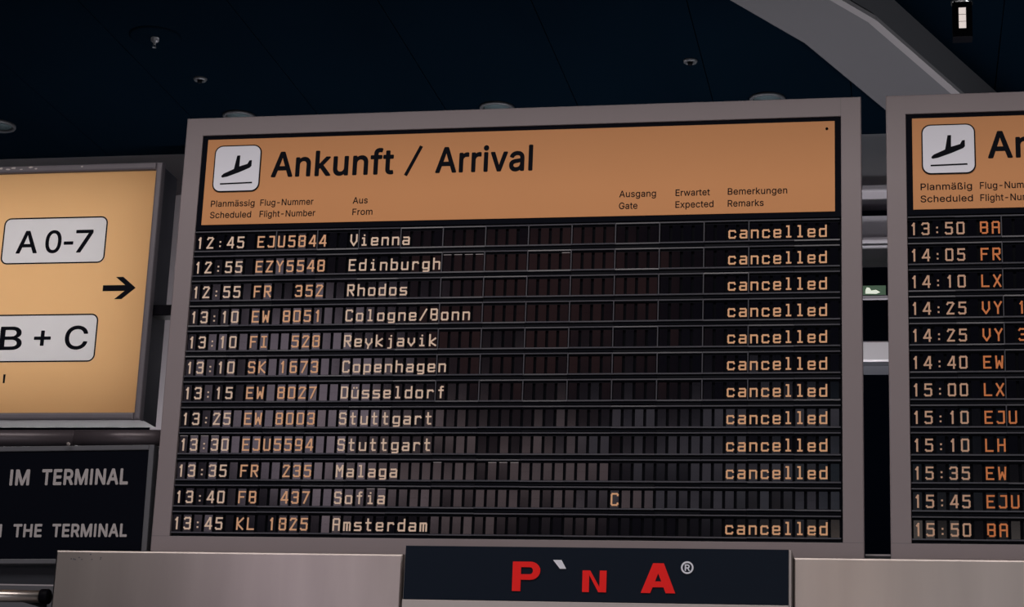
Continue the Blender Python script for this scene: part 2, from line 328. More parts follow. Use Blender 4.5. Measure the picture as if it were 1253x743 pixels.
    's': (365, ['182,-8 157,-7 133,-3 112,3 93,12 76,24 62,38 50,54 41,73 36,94 94,107 101,87 111,72 124,60 141,52 160,47 181,45 206,47 227,53 244,62 258,74 265,88 268,103 266,115 262,126 254,136 243,144 229,150 212,155 149,170 118,180 92,192 72,208 58,227 50,249 47,274 49,295 55,314 65,332 79,347 95,360 115,370 137,378 161,383 187,384 212,383 234,379 254,372 271,363 286,352 299,339 309,324 318,308 324,290 268,277 262,291 254,304 243,316 228,325 210,331 187,333 166,331 147,326 131,317 119,305 111,292 109,277 110,264 115,253 124,243 136,235 152,229 172,223 229,209 261,200 287,187 306,171 320,153 328,131 331,107 329,85 323,65 312,47 298,31 281,18 260,6 236,-2 210,-7']),
    't': (227, ['204,379 204,327 6,327 6,379', '65,471 126,471 126,98 127,83 130,70 136,61 144,55 156,51 170,50 185,51 202,54 213,2 192,-3 168,-4 138,-1 113,7 92,21 77,41 68,64 65,93']),
    'u': (410, ['182,-5 158,-3 135,2 115,11 97,23 82,39 69,59 60,82 54,109 53,139 53,379 114,379 114,144 116,117 124,94 137,75 154,61 175,53 200,50 218,51 234,55 249,62 263,71 274,83 283,97 290,113 295,132 296,153 296,379 357,379 357,0 298,0 298,92 307,92 294,60 277,35 257,17 234,5 209,-3']),
    'v': (389, ['163,0 17,379 84,379 165,155 187,87 206,21 184,21 203,87 224,155 305,379 371,379 226,0']),
    'w': (567, ['138,0 23,379 87,379 133,214 154,137 175,41 165,41 186,135 206,214 252,379 316,379 362,214 382,136 402,41 391,41 413,135 434,214 480,379 545,379 429,0 368,0 319,172 305,225 291,280 277,338 291,338 277,280 263,225 248,172 199,0']),
    'x': (379, ['21,0 171,218 171,171 29,379 100,379 147,306 179,253 207,206 175,206 202,253 233,306 282,379 352,379 209,169 209,214 358,0 287,0 231,85 200,136 173,182 205,182 178,136 148,85 91,0']),
    'ß': (441, ['122,362 122,0 60,0 60,362 62,391 66,417 74,440 85,460 99,477 127,498 160,511 197,516 218,514 240,510 260,503 280,493 297,479 312,463 323,443 330,420 332,393 331,377 329,363 325,351 309,322 292,299 289,291 286,282 285,272 287,261 291,250 297,241 327,215 362,188 373,177 383,165 391,152 398,137 402,120 403,100 401,79 396,59 386,42 374,27 358,15 340,6 319,-1 295,-5 269,-7 247,-6 227,-3 207,1 190,7 175,14 164,20 187,74 217,58 231,54 247,51 265,50 287,51 306,56 321,64 333,75 339,88 342,104 340,117 336,129 330,139 300,167 264,194 253,204 243,215 235,227 228,240 224,255 223,272 223,285 226,297 230,306 247,329 264,353 269,363 271,374 272,388 269,410 262,428 250,442 234,451 217,457 197,459 174,456 156,448 141,435 130,417 124,393']),
    'ä': (389, ['160,-9 137,-7 115,-3 94,5 76,15 60,29 48,45 38,63 32,84 30,108 32,128 36,146 43,161 53,174 64,184 78,193 92,200 108,206 125,211 178,220 234,227 247,229 257,231 265,235 271,240 274,246 276,255 276,257 275,272 272,285 267,297 260,307 251,315 240,322 227,327 212,330 196,331 178,330 163,327 149,322 137,316 127,309 118,301 110,292 104,283 100,274 41,291 51,313 64,331 79,346 95,358 114,368 133,375 153,380 173,383 194,384 239,379 255,375 271,369 286,360 300,350 312,336 322,320 330,301 335,278 337,251 337,0 277,0 277,52 272,52 252,25 242,16 229,8 215,1 199,-4 181,-7', '170,45 192,47 211,51 228,59 242,68 254,80 263,93 270,108 274,122 276,138 276,190 259,182 231,176 200,171 175,168 134,159 122,153 112,147 103,139 97,130 93,118 92,105 93,93 96,82 102,72 109,64 119,57 130,52 142,48 156,46', '261,443 251,444 241,448 233,455 226,463 222,472 221,483 222,494 226,503 233,512 241,518 251,522 261,523 272,522 281,518 290,512 296,503 300,494 301,483 300,472 296,463 290,455 281,448 272,444', '117,443 107,444 97,448 89,455 82,463 78,472 77,483 78,494 82,503 89,512 97,518 107,522 117,523 128,522 138,518 146,512 152,503 156,494 158,483 156,472 152,463 146,455 138,448 128,444']),
}


def _winding(p, loops):
    n = 0
    for P in loops:
        for (x0, y0), (x1, y1) in zip(P, P[1:] + P[:1]):
            if (y0 <= p[1]) != (y1 <= p[1]):
                xc = x0 + (p[1] - y0) / (y1 - y0) * (x1 - x0)
                if xc > p[0]:
                    n += 1 if y1 > y0 else -1
    return n


_glyphs = {}


def _glyph(ch):
    """filled faces of one letter: triangles inside its contours (non-zero rule) plus side walls"""
    if ch not in _glyphs:
        adv, loops = FONT[ch]
        loops = [[tuple(int(k) / 1000 for k in p.split(',')) for p in l_.split()] for l_ in loops]
        co, ed = [], []
        for P in loops:
            k = len(co)
            co += [Vector(p) for p in P]
            ed += [(k + i, k + (i + 1) % len(P)) for i in range(len(P))]
        v, e, f, _1, _2, _3 = delaunay_2d_cdt(co, ed, [], 0, 1e-6)
        f = [t for t in f if _winding(((v[t[0]].x + v[t[1]].x + v[t[2]].x) / 3, (v[t[0]].y + v[t[1]].y + v[t[2]].y) / 3), loops)]
        cnt = {}
        for t in f:
            for i in range(3):
                q = (t[i], t[(i + 1) % 3])
                cnt[q] = cnt.get(q, 0) + 1
        n = len(v)
        faces = [tuple(t) for t in f]
        faces += [(i, j, j + n, i + n) for (i, j) in cnt if (j, i) not in cnt]
        _glyphs[ch] = (adv / 1000, [(p.x, p.y, 1.0) for p in v] + [(p.x, p.y, 0.0) for p in v], faces)
    return _glyphs[ch]


def _raw_text(s, bold):
    v0, f0 = [], []
    x = 0.0
    for ch in s:
        if ch == ' ':
            x += 0.2
            continue
        adv, gv, gf = _glyph(ch)
        f0 += [tuple(i + len(v0) for i in p) for p in gf]
        v0 += [(u + x, w, h_) for u, w, h_ in gv]
        x += adv + bold * 1.2
    vs, fs = list(v0), list(f0)
    if bold:                               # heavier weight: the outline laid over itself, a hair apart
        for k in range(12):
            du, dw = bold * math.cos(k * math.pi / 6), bold * math.sin(k * math.pi / 6)
            fs += [tuple(i + len(vs) for i in p) for p in f0]
            vs += [(x_ + du, y_ + dw, z_ + (.06 * (k + 1) if z_ > 0 else 0)) for x_, y_, z_ in v0]
    return vs, fs


def text_mesh(s, bold):
    if bold not in CAP:
        v, _ = _raw_text('H', bold)
        BASE[bold] = min(p[1] for p in v)
        CAP[bold] = max(p[1] for p in v) - BASE[bold]
    if (s, bold) not in _cache:
        _cache[(s, bold)] = _raw_text(s, bold)
    return _cache[(s, bold)]


def tag(o, label, cat=None, group=None, kind=None):
    if label:
        o['label'] = label
    if cat:
        o['category'] = cat
    if group:
        o['group'] = group
    if kind:
        o['kind'] = kind
    return o


def thing(name, label, cat, loc, group=None):
    o = bpy.data.objects.new(name, None)
    o.empty_display_size = 0.1
    COL.objects.link(o)
    o.location = loc
    return tag(o, label, cat, group)


def struct(o):
    o['kind'] = 'structure'
    return o


def rrect(x0, x1, z0, z1, r, n=6):
    pts = []
    for cx, cz, a0 in ((x1 - r, z0 + r, -90), (x1 - r, z1 - r, 0), (x0 + r, z1 - r, 90), (x0 + r, z0 + r, 180)):
        for k in range(n + 1):
            a = math.radians(a0 + 90 * k / n)
            pts.append((cx + r * math.cos(a), cz + r * math.sin(a)))
    return pts


# ------------------------------------------------------------------ the room
struct(MB().box(-14, 16, -24, 6, -0.2, 0).build('floor', M_floor))
cl = MB()
for k in range(22):                       # long ceiling panels with open joints
    xa = -9.4 + k * 0.92
    cl.box(xa + 0.003, xa + 0.917, -1.6, 5.2, 6.45, 6.49)
cl.box(-9.5, 11, -1.6, 5.2, 6.50, 6.6)
struct(cl.build('ceiling', M_ceil))

wb = MB()
wb.box(-9, 10.5, 3.66, 4.0, 6.05, 6.45, 0)         # bulkhead under the ceiling
wb.box(-9, 10.5, 5.0, 5.2, 0, 6.45, 1)             # dark far wall
wb.box(-9, 10.5, 3.70, 4.4, 5.70, 5.865, 0)        # gallery slab
struct(wb.build('wall_back', [M_wall, M_dark]))
lg = MB()
lg.bevbox(-9, 10.5, 3.56, 4.0, 6.000, 6.052, 0.012)
struct(lg.build('trim_1', M_ledge))
pb = MB()
pb.bevbox(-9, 10.5, 3.62, 3.9, 4.815, 4.955, 0.01)
pb.box(-9, 10.5, 3.64, 3.9, 4.785, 4.812, 1)
struct(pb.build('trim_2', [M_wallp, M_termframe]))
w1 = MB()
w1.box(-9, 10.5, 3.66, 3.70, 5.262, 5.282, 1)
w1.box(-9, 10.5, 3.66, 3.70, 5.680, 5.696, 1)
struct(w1.build('window_1', [M_dark, M_ledge]))
co = MB()
co.bevbox(-1.43, -0.95, 3.40, 3.66, 0, 6.05, 0.01)
struct(co.build('trim_3', M_col))

# bent ceiling beam
Lp = [(2.55, 0.18), (2.865, 0.727), (3.249, 1.392), (3.674, 2.466), (4.15, 3.66)]
Rp = [(3.15, 0.28), (3.46, 0.789), (3.647, 1.094), (4.126, 2.251), (4.72, 3.66)]
bm = MB()
zb, zt = 6.2, 6.452
vs = [(x, y, zb) for x, y in Lp] + [(x, y, zb) for x, y in Rp] + [(x, y, zt) for x, y in Lp] + [(x, y, zt) for x, y in Rp]
fs = []
for i in range(4):
    fs += [(i, i + 1, i + 6, i + 5), (i + 5, i + 6, i + 16, i + 15), (i, i + 10, i + 11, i + 1)]
fs += [(0, 5, 15, 10), (4, 14, 19, 9)]
bm.add(vs, fs)
struct(bm.build('trim_4', M_beam))
# lip along the beam's front edge
lp = MB()
for i in range(4):
    a, b = Vector((*Rp[i], zb)), Vector((*Rp[i + 1], zb))
    d = (b - a).normalized()
    n = Vector((d.y, -d.x, 0))
    q = [a - n * .03, a + n * .022, b + n * .022, b - n * .03]
    lp.add([p + Vector((0, 0, -.004)) for p in q] + [p + Vector((0, 0, .022)) for p in q],
           [(0, 1, 2, 3), (7, 6, 5, 4), (0, 4, 5, 1), (1, 5, 6, 2), (2, 6, 7, 3), (3, 7, 4, 0)])
struct(lp.build('trim_5', M_lip))

# kiosk under the boards
kk = MB()
kk.box(-3.2, 9.0, 0.10, 2.2, 0.0, 2.900, 0)
kk.box(-3.2, 9.0, 0.085, 0.10, 2.786, 2.793, 1)
kk.box(-3.2, 9.0, 0.06, 0.10, 2.45, 2.782, 2)
kk.box(3.601, 3.722, 0.12, 0.34, 2.9, 2.995, 0)
kk.box(3.601, 3.722, 0.117, 0.34, 2.995, 3.004, 1)
struct(kk.build('wall_front', [M_kiosk, M_ledge, M_termframe]))

# ------------------------------------------------------------------ split flap boards
CH = 0.5


def G(*lines):
    return lines


GLYPH = {
    '0': G([(CH, 0), (4 - CH, 0), (4, CH), (4, 6 - CH), (4 - CH, 6), (CH, 6), (0, 6 - CH), (0, CH), (CH, 0)]),
    '1': G([(1.2, 5.0), (2.1, 6), (2.1, 0)]),
    '2': G([(0.1, 5.2), (.7, 6), (3.3, 6), (4, 5.4), (0.1, 0), (4, 0)]),
    '3': G([(0, 5.4), (.6, 6), (3.4, 6), (4, 5.5), (4, 3.7), (3.4, 3.1), (4, 2.5), (4, .5), (3.4, 0), (.6, 0), (0, .6)],
           [(1.4, 3.1), (3.4, 3.1)]),
    '4': G([(3.5, 0), (3.5, 6), (2.9, 6), (0, 1.6), (4.2, 1.6)]),
    '5': G([(4, 6), (.3, 6), (.2, 3.5), (3.4, 3.5), (4, 2.9), (4, .6), (3.4, 0), (.6, 0), (0, .5)]),
    '6': G([(3.7, 6), (.6, 6), (0, 5.4), (0, .6), (.6, 0), (3.4, 0), (4, .6), (4, 2.8), (3.4, 3.4), (0, 3.4)]),
    '7': G([(0, 6), (4, 6), (1.0, 0)]),
    '8': G([(.6, 3.2), (0, 3.8), (0, 5.5), (.5, 6), (3.5, 6), (4, 5.5), (4, 3.8), (3.4, 3.2), (.6, 3.2), (0, 2.6), (0, .5),
            (.5, 0), (3.5, 0), (4, .5), (4, 2.6), (3.4, 3.2)]),
    '9': G([(.3, 0), (3.4, 0), (4, .6), (4, 5.4), (3.4, 6), (.6, 6), (0, 5.4), (0, 3.2), (.6, 2.6), (4, 2.6)]),
    ':': G([(2.0, .9), (2.0, .91)], [(2.0, 3.5), (2.0, 3.51)]),
    '/': G([(0, 0), (4, 6)]),
    'A': G([(0, 0), (0, 5.4), (.6, 6), (3.4, 6), (4, 5.4), (4, 0)], [(0, 3), (4, 3)]),
    'B': G([(0, 0), (0, 6), (3.4, 6), (4, 5.5), (4, 3.7), (3.4, 3.1), (4, 2.5), (4, .5), (3.4, 0), (0, 0)], [(0, 3.1), (3.4, 3.1)]),
    'C': G([(4, 5.2), (4, 5.5), (3.4, 6), (.6, 6), (0, 5.4), (0, .6), (.6, 0), (3.4, 0), (4, .5), (4, .9)]),
    'D': G([(0, 0), (0, 6), (3.4, 6), (4, 5.4), (4, .6), (3.4, 0), (0, 0)]),
    'E': G([(4, 6), (0, 6), (0, 0), (4, 0)], [(0, 3.1), (3.1, 3.1)]),
    'F': G([(4, 6), (0, 6), (0, 0)], [(0, 3.1), (3.1, 3.1)]),
    'H': G([(0, 0), (0, 6)], [(4, 0), (4, 6)], [(0, 3.1), (4, 3.1)]),
    'I': G([(.5, 6), (3.5, 6)], [(.5, 0), (3.5, 0)], [(2, 0), (2, 6)]),
    'J': G([(1.0, 6), (4, 6), (4, .5), (3.4, 0), (.6, 0), (0, .6)]),
    'K': G([(0, 0), (0, 6)], [(4, 6), (0.3, 2.9), (4, 0)]),
    'L': G([(0, 6), (0, 0), (4, 0)]),
    'M': G([(0, 0), (0, 6), (2, 3.2), (4, 6), (4, 0)]),
    'R': G([(0, 0), (0, 6), (3.4, 6), (4, 5.5), (4, 3.5), (3.4, 2.9), (0, 2.9)], [(1.7, 2.9), (4, 0)]),
    'S': G([(4, 5.3), (3.4, 6), (.6, 6), (0, 5.4), (0, 3.7), (.6, 3.1), (3.4, 3.1), (4, 2.5), (4, .6), (3.4, 0), (.6, 0), (0, .6)]),
    'U': G([(0, 6), (0, .6), (.6, 0), (3.4, 0), (4, .6), (4, 6)]),
    'V': G([(0, 6), (0, 2.4), (2, 0), (4, 2.4), (4, 6)]),
    'W': G([(0, 6), (.4, 0), (2, 3.4), (3.6, 0), (4, 6)]),
    'X': G([(0, 0), (4, 6)], [(0, 6), (4, 0)]),
    'Y': G([(0, 6), (2, 3), (4, 6)], [(2, 3), (2, 0)]),
    'Z': G([(0, 6), (4, 6), (0, 0), (4, 0)]),
    'a': G([(.5, 4), (3.5, 4), (4, 3.5), (4, 0), (.5, 0), (0, .5), (0, 1.6), (.5, 2.1), (4, 2.1)]),
    'b': G([(0, 6), (0, 0), (3.5, 0), (4, .5), (4, 3.5), (3.5, 4), (0, 4)]),
    'c': G([(4, 3.3), (3.5, 4), (.5, 4), (0, 3.5), (0, .5), (.5, 0), (3.5, 0), (4, .6)]),
    'd': G([(4, 6), (4, 0), (.5, 0), (0, .5), (0, 3.5), (.5, 4), (4, 4)]),
    'e': G([(0, 2.0), (4, 2.0), (4, 3.5), (3.5, 4), (.5, 4), (0, 3.5), (0, .5), (.5, 0), (3.6, 0), (4, .4)]),
    'f': G([(3.2, 6), (2.4, 6), (1.9, 5.5), (1.9, 0)], [(.7, 4), (3.2, 4)]),
    'g': G([(4, 4), (.5, 4), (0, 3.5), (0, .9), (.5, .4), (4, .4)], [(4, 4), (4, -.8), (3.5, -1.3), (.5, -1.3)]),
    'h': G([(0, 6), (0, 0)], [(0, 4), (3.5, 4), (4, 3.5), (4, 0)]),
    'i': G([(.9, 4), (2, 4), (2, 0)], [(.8, 0), (3.2, 0)], [(2, 5.7), (2, 5.72)]),
    'j': G([(1.5, 4), (2.7, 4), (2.7, -.8), (2.2, -1.3), (.9, -1.3)], [(2.7, 5.7), (2.7, 5.72)]),
    'k': G([(0, 6), (0, 0)], [(3.8, 4), (0.3, 1.9), (4, 0)]),
    'l': G([(.9, 6), (2, 6), (2, 0)], [(.8, 0), (3.2, 0)]),
    'm': G([(0, 0), (0, 4), (3.5, 4), (4, 3.5), (4, 0)], [(2, 4), (2, 0)]),
    'n': G([(0, 0), (0, 4), (3.5, 4), (4, 3.5), (4, 0)]),
    'o': G([(.5, 0), (3.5, 0), (4, .5), (4, 3.5), (3.5, 4), (.5, 4), (0, 3.5), (0, .5), (.5, 0)]),
    'p': G([(0, -1.4), (0, 4), (3.5, 4), (4, 3.5), (4, .5), (3.5, 0), (0, 0)]),
    'r': G([(.4, 0), (.4, 4)], [(.4, 3), (1.4, 4), (3.4, 4), (3.9, 3.5)]),
    's': G([(3.9, 4), (.5, 4), (0, 3.5), (0, 2.5), (.5, 2.1), (3.5, 2.1), (4, 1.6), (4, .5), (3.5, 0), (0, 0)]),
    't': G([(1.4, 6), (1.4, .5), (1.9, 0), (3.2, 0)], [(.3, 4), (3.2, 4)]),
    'u': G([(0, 4), (0, .5), (.5, 0), (4, 0)], [(4, 4), (4, 0)]),
    'ü': G([(0, 4), (0, .5), (.5, 0), (4, 0)], [(4, 4), (4, 0)], [(1, 5.6), (1, 5.62)], [(3, 5.6), (3, 5.62)]),
    'v': G([(0, 4), (0, 2.0), (2, 0), (4, 2.0), (4, 4)]),
    'y': G([(0, 4), (0, 2.2), (2, .3), (4, 2.2), (4, 4)], [(2, .3), (1.6, -1.3)]),
}
PITCH, X0C = 0.0565, 0.1005
ROW0, ROWP = 4.5616 - 2.90, 0.13637      # z of the lower rail of the first row, in board space
CAPH, SW = 0.0640, 0.0084


def flap_text(mb, s, col, zr):
    w = 0.0385 - SW
    h = CAPH - SW
    for i, ch in enumerate(s):
        if ch == ' ':
            continue
        ox = X0C + (col + i) * PITCH + 0.0102 + SW / 2
        oz = zr + 0.0142 + SW / 2
        for line in GLYPH[ch]:
            P = [(ox + x / 4 * w, oz + z / 6 * h) for x, z in line]
            for j, (a, b) in enumerate(zip(P[:-1], P[1:])):
                mb.stroke(a, b, SW, 0.0068 - 0.00004 * (len(mb.f) % 48), 0.0094)


def landing_sign(parent, x, z, s, plate, label):
    """rounded white plate with a descending aircraft over a line"""
    pl = MB()
    pl.prism_xz(rrect(x, x + s, z, z + s, s * .17), 0.0005, 0.0035, 1)
    pl.prism_xz(rrect(x + s * .024, x + s * .976, z + s * .024, z + s * .976, s * .150), -0.0006, 0.0005, 0)
    p = pl.build('pictogram_plate', [plate, M_ink], parent)
    tag(p, label)
    # outline traced on a 0..1 square
    q = [(.185, .352), (.225, .392), (.300, .425), (.437, .487), (.487, .772), (.552, .775), (.549, .540), (.715, .588), (.755, .662),
         (.806, .668), (.806, .545), (.775, .508), (.555, .415), (.300, .325), (.205, .310), (.180, .325)]
    a = MB().prism_xz([(x + u * s, z + w * s) for u, w in q], -0.0016, -0.0006)
    a.build('aircraft_symbol', M_ink, p)
    g = MB().prism_xz([(x + .165 * s, z + .158 * s), (x + .845 * s, z + .172 * s), (x + .845 * s, z + .202 * s), (x + .165 * s, z + .188 * s)],
                      -0.0016, -0.0006)
    g.build('ground_line', M_ink, p)
    return p


def board(bx, label, rows, first_col_words, seps, dashes, full, cT, cN, cO, cR, seed):
    rr = random.Random(seed)
    t = thing('flight_display_board', label, 'departure board', (bx, 0, 2.90))
    H = 5.3157 - 2.90
    W = 3.6
    xi0, xi1, zi0, zi1 = 0.0985, 3.4984, 0.1405, H - 0.103
    fr = MB()                                  # one mitred ring: rounded outer and inner edges
    ring = lambda d, y, inner: ([(xi0 - d, y, zi0 - d), (xi1 + d, y, zi0 - d), (xi1 + d, y, zi1 + d), (xi0 - d, y, zi1 + d)] if inner
                                else [(d, y, d), (W - d, y, d), (W - d, y, H - d), (d, y, H - d)])
    rings = [ring(0, .06, 0), ring(0, .006, 0), ring(.0018, .0018, 0), ring(.006, 0, 0), ring(.003, 0, 1), ring(.001, .001, 1),
             ring(0, .003, 1), ring(0, .06, 1)]
    vs_, fs_ = [], []
    for r_ in rings:
        vs_ += r_
    for k in range(len(rings)):
        k2 = (k + 1) % len(rings)
        for i in range(4):
            j = (i + 1) % 4
            fs_.append((k * 4 + i, k * 4 + j, k2 * 4 + j, k2 * 4 + i))
    fr.add(vs_, fs_)
    for x0_, x1_, z0_, z1_ in ((.004, xi0, zi0 - .0008, zi0 + .0008), (xi1, W - .004, zi0 - .0006, zi0 + .0006),
                               (xi1 - .0006, xi1 + .0006, zi1, H - .004)):
        fr.box(x0_, x1_, -.0003, .002, z0_, z1_, 1)              # joints between the bars
    tag(fr.build('frame', [M_frame, M_termframe], t), 'grey metal frame')
    cs = MB().box(0.01, W - 0.01, 0.06, 0.34, 0.0, H - 0.008, 0)
    cs.build('casing', M_box, t)
    bz = MB()
    zh0, zh1 = 4.7083 - 2.90, 5.1894 - 2.90
    xh0, xh1 = 0.1290, 3.4672
    bz.box(xi0, xi1, 0.016, 0.06, zh0 - .04, zi1, 0)
    bz.box(xi0, xh0, 0.008, 0.016, zh0 - .028, zi1, 0)
    bz.box(xh1, xi1, 0.008, 0.016, zh0 - .028, zi1, 0)
    bz.box(xh0, xh1, 0.008, 0.016, zh1, zi1, 0)
    bz.box(xh0, xh1, 0.008, 0.016, zh0 - .028, zh0, 0)
    bz.build('header_bezel', M_bezel, t)
    hp = MB().box(xh0, xh1, 0.0045, 0.016, zh0, zh1, 0)
    hp.revolve([(0.0072, 0.0045), (0.0072, 0.003), (0.004, 0.0022)], (3.4281, 0, 5.1488 - 2.90), 'y', 16, 1)
    hd = hp.build('header_panel', [M_yellow, M_ink], t)
    zz = -2.90
    tx = MB()
    tx.text('Ankunft', .4965, 1.171, 4.9665 + zz, .1435, .0045, bold=.018)
    tx.stroke((1.2370, 4.9570 + zz), (1.3160, 5.1190 + zz), .0185, .0037, .0045, ext=0)
    tx.text('Arrival', 1.3965, 1.9160, 4.9660 + zz, .1435, .0045, bold=.018)
    tag(tx.build('heading_lettering', M_ink, hd), 'large black heading reading Ankunft / Arrival')
    for (a, a0, a1, b, b0, b1, vis) in first_col_words:
        c = MB()
        c.text(a, a0, a1, 4.8085 + zz, .0352, .0045, bold=.008)
        c.text(b, b0, b1, 4.7450 + zz, .0352, .0045, bold=.008)
        tag(c.build('column_heading', M_ink, hd), 'small black column heading reading %s over %s' % (a, b))
    landing_sign(t, .1735, 4.8895 + zz, .2635, M_white, 'white rounded plate with a landing aircraft')

    for k, (tm, num, org, rem, gate) in enumerate(rows):
        zr = ROW0 - k * ROWP
        rw = MB()
        rw.box(xi0, xi1, 0.028, 0.06, zr - .0265 + .001, zr + .1100, 0)
        for m in range(15):
            xa = X0C + m * 4 * PITCH
            xb = xa + 4 * PITCH
            # lower rail, upper rail: each module carries its own, a hair out of line
            for z0, z1, dep in ((zr - .0045, zr + .0025, .004), (zr + .1035, zr + .1100, .004), (zr - .021, zr - .008, .012),
                                (zr + .0925, zr + .1030, .0145)):
                ang = math.radians(rr.uniform(-9, 9))
                cz = (z0 + z1) / 2
                mx = Matrix.Translation((0, 0, cz)) @ Matrix.Rotation(ang, 4, 'X')
                rw.box(xa + .0006, xb - .0006, dep, .028, z0 - cz, z1 - cz, 1 if dep < .01 else 0, mx)
            if (k, m) in seps:  # dividers only where module edges catch light, put into the shape
                rw.box(xa - .0026, xa + .0026, .0042, .03, zr, zr + .104, 1)
        row = rw.build('flap_row', [M_gap, M_rail], t)
        tag(row, 'row of flaps reading %s' % ' '.join(x.strip() for x in (tm, ' '.join(num.split()), org, gate, rem) if x))
        fl = MB()
        for c in range(60):
            if c % 4 == 0:
                ma = rr.uniform(-.9, .9), rr.uniform(-.8, .8)
            xa = X0C + c * PITCH + .0078
            xc = xa + .0206
            for lo in (0, 1):
                z0, z1 = (zr + .0478, zr + .0905) if lo == 0 else (zr + .0045, zr + .0474)
                if lo == 0:
                    fa = rr.uniform(-.7, .7), rr.uniform(-.7, .7)
                cz = (z0 + z1) / 2
                mx = (Matrix.Translation((xc, .0095, cz)) @ Matrix.Rotation(math.radians(ma[0] + fa[0]), 4, 'X')
                      @ Matrix.Rotation(math.radians(ma[1] + fa[1]), 4, 'Z'))
                fl.box(-.0206, .0206, 0, .004, z0 - cz, z1 - cz, 0, mx)
            if (k, c) in dashes:
                fl.box(xa, xa + .0412, .0075, .0095, zr + .0915, zr + .0945, 1)
        fl.build('flap_strip', [M_flap, M_termtext], row)
        for nm, s, c0, mt in (('time_lettering', tm, 0, cT), ('flight_number_lettering', num, 6, cN), ('origin_lettering', org, 15, cO),
                              ('gate_lettering', gate, 40, cR), ('remark_lettering', rem, 50, cR)):
            if s:
                q = MB()
                flap_text(q, s, c0, zr)
                q.build(nm, mt, row)
    return t


rows1 = [('12:45', 'EJU5844', 'Vienna', 'cancelled', ''), ('12:55', 'EZY5548', 'Edinburgh', 'cancelled', ''),
         ('12:55', 'FR  352', 'Rhodos', 'cancelled', ''), ('13:10', 'EW 8051', 'Cologne/Bonn', 'cancelled', ''),
         ('13:10', 'FI  528', 'Reykjavik', 'cancelled', ''), ('13:10', 'SK 1673', 'Copenhagen', 'cancelled', ''),
         ('13:15', 'EW 8027', 'Düsseldorf', 'cancelled', ''), ('13:25', 'EW 8003', 'Stuttgart', 'cancelled', ''),
         ('13:30', 'EJU5594', 'Stuttgart', 'cancelled', ''), ('13:35', 'FR  235', 'Malaga', 'cancelled', ''),
         ('13:40', 'FB  437', 'Sofia', '', 'C'), ('13:45', 'KL 1825', 'Amsterdam', 'cancelled', '')]
rows2 = [('13:50', 'BA', '', '', ''), ('14:05', 'FR', '', '', ''), ('14:10', 'LX', '', '', ''), ('14:25', 'VY 1', '', '', ''),
         ('14:25', 'VY 3', '', '', ''), ('14:40', 'EW', '', '', ''), ('15:00', 'LX', '', '', ''), ('15:10', 'EJU', '', '', ''),
         ('15:10', 'LH', '', '', ''), ('15:35', 'EW', '', '', ''), ('15:45', 'EJU', '', '', ''), ('15:50', 'BA', '', '', '')]
heads1 = [('Planmässig', .1735, .4177, 'Scheduled', .1740, .4030, 1), ('Flug-Nummer', .4490, .7430, 'Flight-Number', .4500, .7572, 1),
          ('Aus', .9590, 1.0399, 'From', .9604, 1.0696, 1), ('Ausgang', 2.3745, 2.5640, 'Gate', 2.3745, 2.4699, 1),
          ('Erwartet', 2.6640, 2.8394, 'Expected', 2.6645, 2.8584, 1), ('Bemerkungen', 2.9300, 3.2296, 'Remarks', 2.9304, 3.1115, 1)]
heads2 = [('Planmäßig', .1660, .4160, 'Scheduled', .1650, .4190, 1), ('Flug-Nummer', .4540, .7480, 'Flight-Number', .4545, .7620, 1)]
seps1 = {(k, m) for k in range(7) for m in range(6, 14)} | {(0, 2), (0, 3), (0, 4), (0, 5)}
dash1 = {(1, 24), (1, 25), (1, 26), (1, 27), (1, 35), (8, 0), (8, 1), (8, 2), (8, 3), (9, 24), (9, 29), (9, 30), (9, 31), (10, 18), (10, 19)}
board(0.0, 'large grey framed arrivals board with twelve flights from 12:45 Vienna to 13:45 Amsterdam', rows1, heads1, seps1, dash1, True,
      M_cream, M_amber, M_cream, M_warm, 11)
board(3.7229, 'second arrivals board cut off at right edge with flights 13:50 to 15:50', rows2, heads2,
      {(k, 2) for k in range(8)}, set(), False, M_tan, M_orange, M_tan, M_orange, 23)

# ------------------------------------------------------------------ backlit gate sign on the left
gs = thing('gate_direction_sign', 'glowing ochre gate sign with A 0-7, B + C and an arrow at the left', 'sign', (-1.0, 0.15, 3.657))
ox, oy, oz = -1.0, 0.15, 3.657


def L(x0, x1, y0, y1, z0, z1):
    return (x0 - ox, x1 - ox, y0 - oy, y1 - oy, z0 - oz, z1 - oz)


gx0, gx1, gz0, gz1 = -1.90, -0.1365, 3.657, 5.086
px0, px1, pz0, pz1 = -1.865, -0.1725, 3.697, 5.042
b = MB()
b.box(*L(gx0 + .012, gx1 - .010, .29, .30, gz0 + .012, gz1 - .012), 0)
b.box(*L(gx0 + .012, gx0 + .02, .09, .29, gz0 + .012, gz1 - .012), 0)
b.box(*L(gx1 - .018, gx1 - .010, .09, .29, gz0 + .012, gz1 - .012), 0)
b.box(*L(gx0 + .02, gx1 - .018, .09, .29, gz0 + .012, gz0 + .02), 0)
b.box(*L(gx0 + .02, gx1 - .018, .09, .29, gz1 - .02, gz1 - .012), 0)
b.build('casing', M_box, gs)
f = MB()
f.bevbox(*L(gx0, px0, .04, .09, gz0, gz1), .012)
f.bevbox(*L(px1, gx1, .04, .09, gz0, gz1), .012)
f.bevbox(*L(px0, px1, .04, .09, gz0, pz0), .012)
f.bevbox(*L(px0, px1, .04, .09, pz1, gz1), .012)
